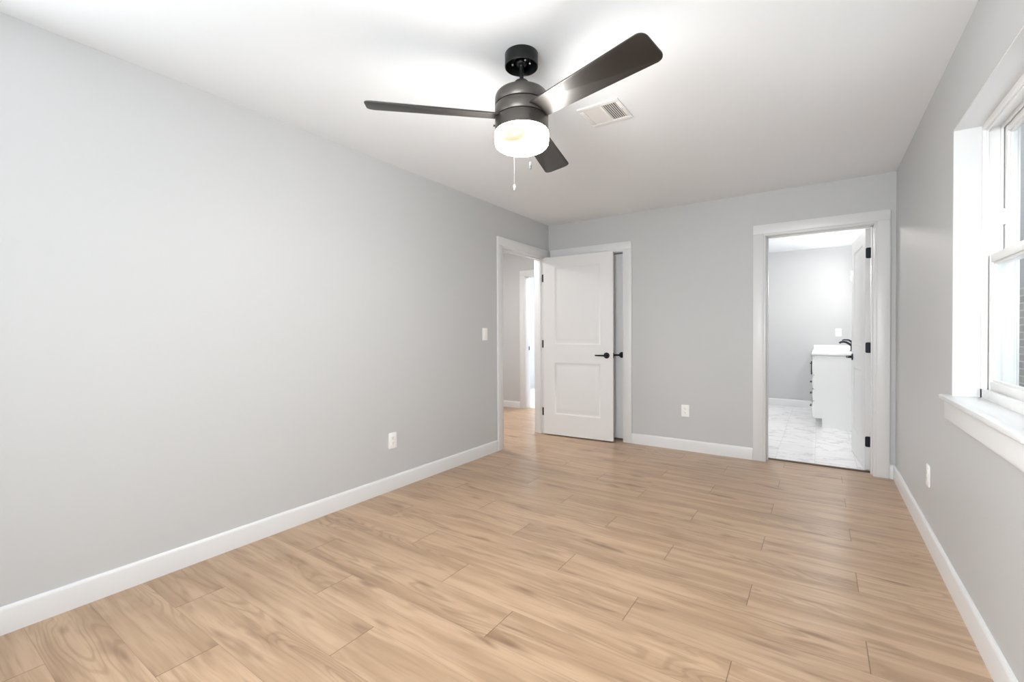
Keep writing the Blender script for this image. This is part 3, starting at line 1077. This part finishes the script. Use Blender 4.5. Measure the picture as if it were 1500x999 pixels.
# ------------------------------------------------------------------ bathroom vanity
VYN, VYF = 2.0, 3.60
van = thing('vanity_cabinet', 'white bathroom vanity cabinet with black pulls seen through the right doorway', 'cabinet', (2.6, VYN, 0.004))


def vloc(lo, hi):
    o = Vector((2.6, VYN, 0.004))
    return tuple(Vector(lo) - o), tuple(Vector(hi) - o)


bm = BM()
prism(bm, [(2.680, 0.004), (RW - 0.003, 0.004), (RW - 0.003, 0.882), (2.600, 0.882), (2.600, 0.115), (2.680, 0.115)], VYN, VYF,
      Matrix(((1, 0, 0, 0), (0, 0, 1, 0), (0, 1, 0, 0), (0, 0, 0, 1))))
for v in bm.verts:
    v.co -= Vector((2.6, VYN, 0.004))
obj('carcass', bm, M_CAB, van, smooth=0)


def pull(par, y, z, vertical, length=0.128):
    bm = BM()
    a, b = ((y, z - length / 2), (y, z + length / 2)) if vertical else ((y - length / 2, z), (y + length / 2, z))
    o = Vector((2.6, VYN, 0.004))
    q = [Vector((2.5835, a[0], a[1])) - o, Vector((2.558, a[0], a[1])) - o, Vector((2.558, b[0], b[1])) - o, Vector((2.5835, b[0], b[1])) - o]
    d = (q[2] - q[1]).normalized() * 0.012
    tube(bm, [q[1] - d, q[2] + d], 0.0055, 10)
    tube(bm, [q[0], q[1]], 0.0045, 10)
    tube(bm, [q[3], q[2]], 0.0045, 10)
    obj('pull', bm, M_BLACK, par)


for nm, y0, y1, z0, z1 in (('drawer', 2.012, 2.44, 0.645, 0.862), ('drawer', 2.012, 2.44, 0.475, 0.635), ('drawer', 2.012, 2.44, 0.325, 0.465), ('drawer', 2.012, 2.44, 0.125, 0.315),
                           ('cabinet_door', 2.45, 3.015, 0.125, 0.862), ('cabinet_door', 3.025, 3.588, 0.125, 0.862)):
    bm = BM()
    lo, hi = vloc((2.583, y0, z0), (2.5995, y1, z1))
    box(bm, lo, hi, 0.002)
    fr = 0.05
    lo2, hi2 = vloc((2.5805, y0 + fr, z0 + fr), (2.5840, y1 - fr, z1 - fr))
    if hi2[2] > lo2[2] + 0.02:
        for q in (((y0, z0), (y1, z0 + fr - 0.012)), ((y0, z1 - fr + 0.012), (y1, z1)), ((y0, z0), (y0 + fr, z1)), ((y1 - fr, z0), (y1, z1))):
            a, b = vloc((2.578, q[0][0], q[0][1]), (2.5835, q[1][0], q[1][1]))
            box(bm, a, b, 0.001)
    dd = obj(nm, bm, M_CAB, van)
    if nm == 'drawer':
        pull(dd, (y0 + y1) / 2, z0 + {0.645: 0.13, 0.475: 0.066, 0.325: 0.075, 0.125: 0.117}[z0], False)
    else:
        pull(dd, 2.975 if y0 < 2.5 else 3.065, 0.665, True, 0.16)
top = thing('vanity_countertop', 'white countertop with splash boards on top of the vanity', 'countertop', (2.572, VYN - 0.012, 0.886))
bm = BM()
o = Vector((2.572, VYN - 0.012, 0.886))
sx, sy, sr = 2.83, 2.78, (0.165, 0.235)
box(bm, Vector((2.572, VYN - 0.012, 0.887)) - o, Vector((RW - 0.002, 3.618, 0.917)) - o, 0.003)
obj('slab', bm, M_COUNTER, top)
bm = BM()
box(bm, Vector((2.580, 3.600, 0.9172)) - o, Vector((RW - 0.024, 3.618, 0.975)) - o, 0.002)
obj('side_splash', bm, M_COUNTER, top)
bm = BM()
box(bm, Vector((RW - 0.022, VYN - 0.012, 0.9172)) - o, Vector((RW - 0.002, 3.618, 0.985)) - o, 0.002)
obj('back_splash', bm, M_COUNTER, top)
bm = BM()
mt = Matrix.Diagonal((1.0, 1.45, 1.0, 1))
lathe(bm, [(0.148, 0.0312), (0.146, 0.0330), (0.138, 0.0328), (0.130, 0.0320), (0.10, 0.0315), (0, 0.0313)], 40, mt, Vector((2.82, 2.80, 0.886)) - o)
obj('basin', bm, M_COUNTER, top)
bm = BM()
fz = 0.0
lathe(bm, [(0, 0.0), (0.026, 0.0), (0.026, 0.006), (0.019, 0.010), (0.019, 0.095), (0.017, 0.10), (0, 0.10)], 28)
pts = []
for k in range(9):
    t = k / 8
    pts.append((-0.005 - 0.135 * t, 0, 0.070 + 0.052 * math.sin(t * PI * 0.76)))
tube(bm, pts, [0.015, 0.015, 0.015, 0.0148, 0.0146, 0.0144, 0.014, 0.0135, 0.013], 14)
fct = thing('faucet', 'matt black faucet on the vanity countertop', 'faucet', (3.010, 2.80, 0.9175))
obj('spout', bm, M_NAVY, fct)
bm = BM()
tube(bm, [(0.002, 0, 0.098), (-0.006, 0, 0.122), (-0.04, 0, 0.146), (-0.085, 0, 0.150), (-0.11, 0, 0.142)], [0.017, 0.014, 0.011, 0.009, 0.007], 12)
obj('handle', bm, M_NAVY, fct)
vl = thing('vanity_light', 'black vanity light bar with lit glass shades on the bathroom right wall', 'wall light', (RW, 2.65, 2.0))
bm = BM()
box(bm, (-0.022, -0.42, 0.03), (-0.001, 0.42, 0.09), 0.006)
obj('back_plate', bm, M_BLACK, vl)
for dy in (-0.33, 0.0, 0.33):
    bm = BM()
    tube(bm, [(-0.02, dy, 0.06), (-0.085, dy, 0.06), (-0.105, dy, 0.05), (-0.11, dy, 0.03)], 0.007, 10)
    lathe(bm, [(0, 0.055), (0.02, 0.05), (0.026, 0.025), (0.026, 0.0)], 24, None, (-0.11, dy, 0))
    arm = obj('arm', bm, M_BLACK, vl)
    bm = BM()
    lathe(bm, [(0, 0.002), (0.030, 0.0), (0.036, -0.02), (0.044, -0.12), (0.043, -0.125), (0, -0.124)], 28, None, (-0.11, dy, 0))
    obj('glass_shade', bm, M_LAMP_VAN, arm)


# ------------------------------------------------------------------ unseen dome lamps of the other rooms
def dome(x, y, m, label, r=0.17):
    root = thing('dome_light', label, 'ceiling light', (x, y, 2.44))
    bm = BM()
    lathe(bm, [(0, -0.001), (r, -0.001), (r, -0.022), (r - 0.01, -0.025), (0, -0.025)], 48)
    obj('base', bm, M_TRIM, root)
    bm = BM()
    lathe(bm, [(r - 0.012, -0.025), (r - 0.02, -0.045), (r * 0.72, -0.072), (r * 0.4, -0.086), (0, -0.09)], 48)
    obj('diffuser', bm, m, root)


dome(-1.2, -0.6, M_LAMP_HALL, 'lit dome lamp on the hall ceiling')
dome(-0.9, 2.4, M_LAMP_SPARE, 'unseen dome lamp added to light the far room')  # unseen lamp, added to brighten the doorway past the hall
dome(1.9, 1.7, M_LAMP_BATH, 'unseen dome lamp added to light the bathroom')  # unseen lamp, added beside the vanity light to brighten the bathroom

# ------------------------------------------------------------------ outside the window
shell('ground', [((RW + WT, -30, -0.5), (34, 30, -0.35)), ((-20, -30, -0.5), (RW + WT, YF - 0.2, -0.35)), ((-20, YF - 0.2, -0.5), (-0.13, -3.3, -0.35))], M_BOUNCE_GROUND, 'outside ground made pale to bounce light indoors', 'ground')
hs = thing('neighbour_house', 'grey brick house wing outside the window, with an added sky-blocking body', 'house', (6.5, 4.0, -0.35))
bm = BM()
box(bm, (-2.2, -3.0, 0), (4.0, 5.0, 1.95))
box(bm, (0.5, -14.0, 0), (4.0, -2.99, 1.95))  # unseen house body, added to block sky light from the right window
obj('brick_wall', bm, M_BRICK, hs, smooth=0)
bm = BM()
box(bm, (-2.19, -2.99, 1.95), (3.99, 4.99, 5.2))
box(bm, (0.51, -13.99, 1.95), (3.99, -2.98, 5.2))  # upper storey of the added sky-blocking body
for k in range(27):
    z = 1.95 + k * 0.12
    prism(bm, [(-3.012, z), (-2.99, z + 0.118), (-2.98, z)], -2.2, 4.0, Matrix(((0, 0, 1, 0), (1, 0, 0, 0), (0, 1, 0, 0), (0, 0, 0, 1))))
obj('siding', bm, M_SIDING, hs, smooth=0)
bm = BM()
prism(bm, [(-3.5, 5.2), (5.5, 5.2), (1.0, 7.2)], -2.6, 4.4, Matrix(((0, 0, 1, 0), (1, 0, 0, 0), (0, 1, 0, 0), (0, 0, 0, 1))))
obj('roof', bm, M_ROOF, hs, smooth=0)
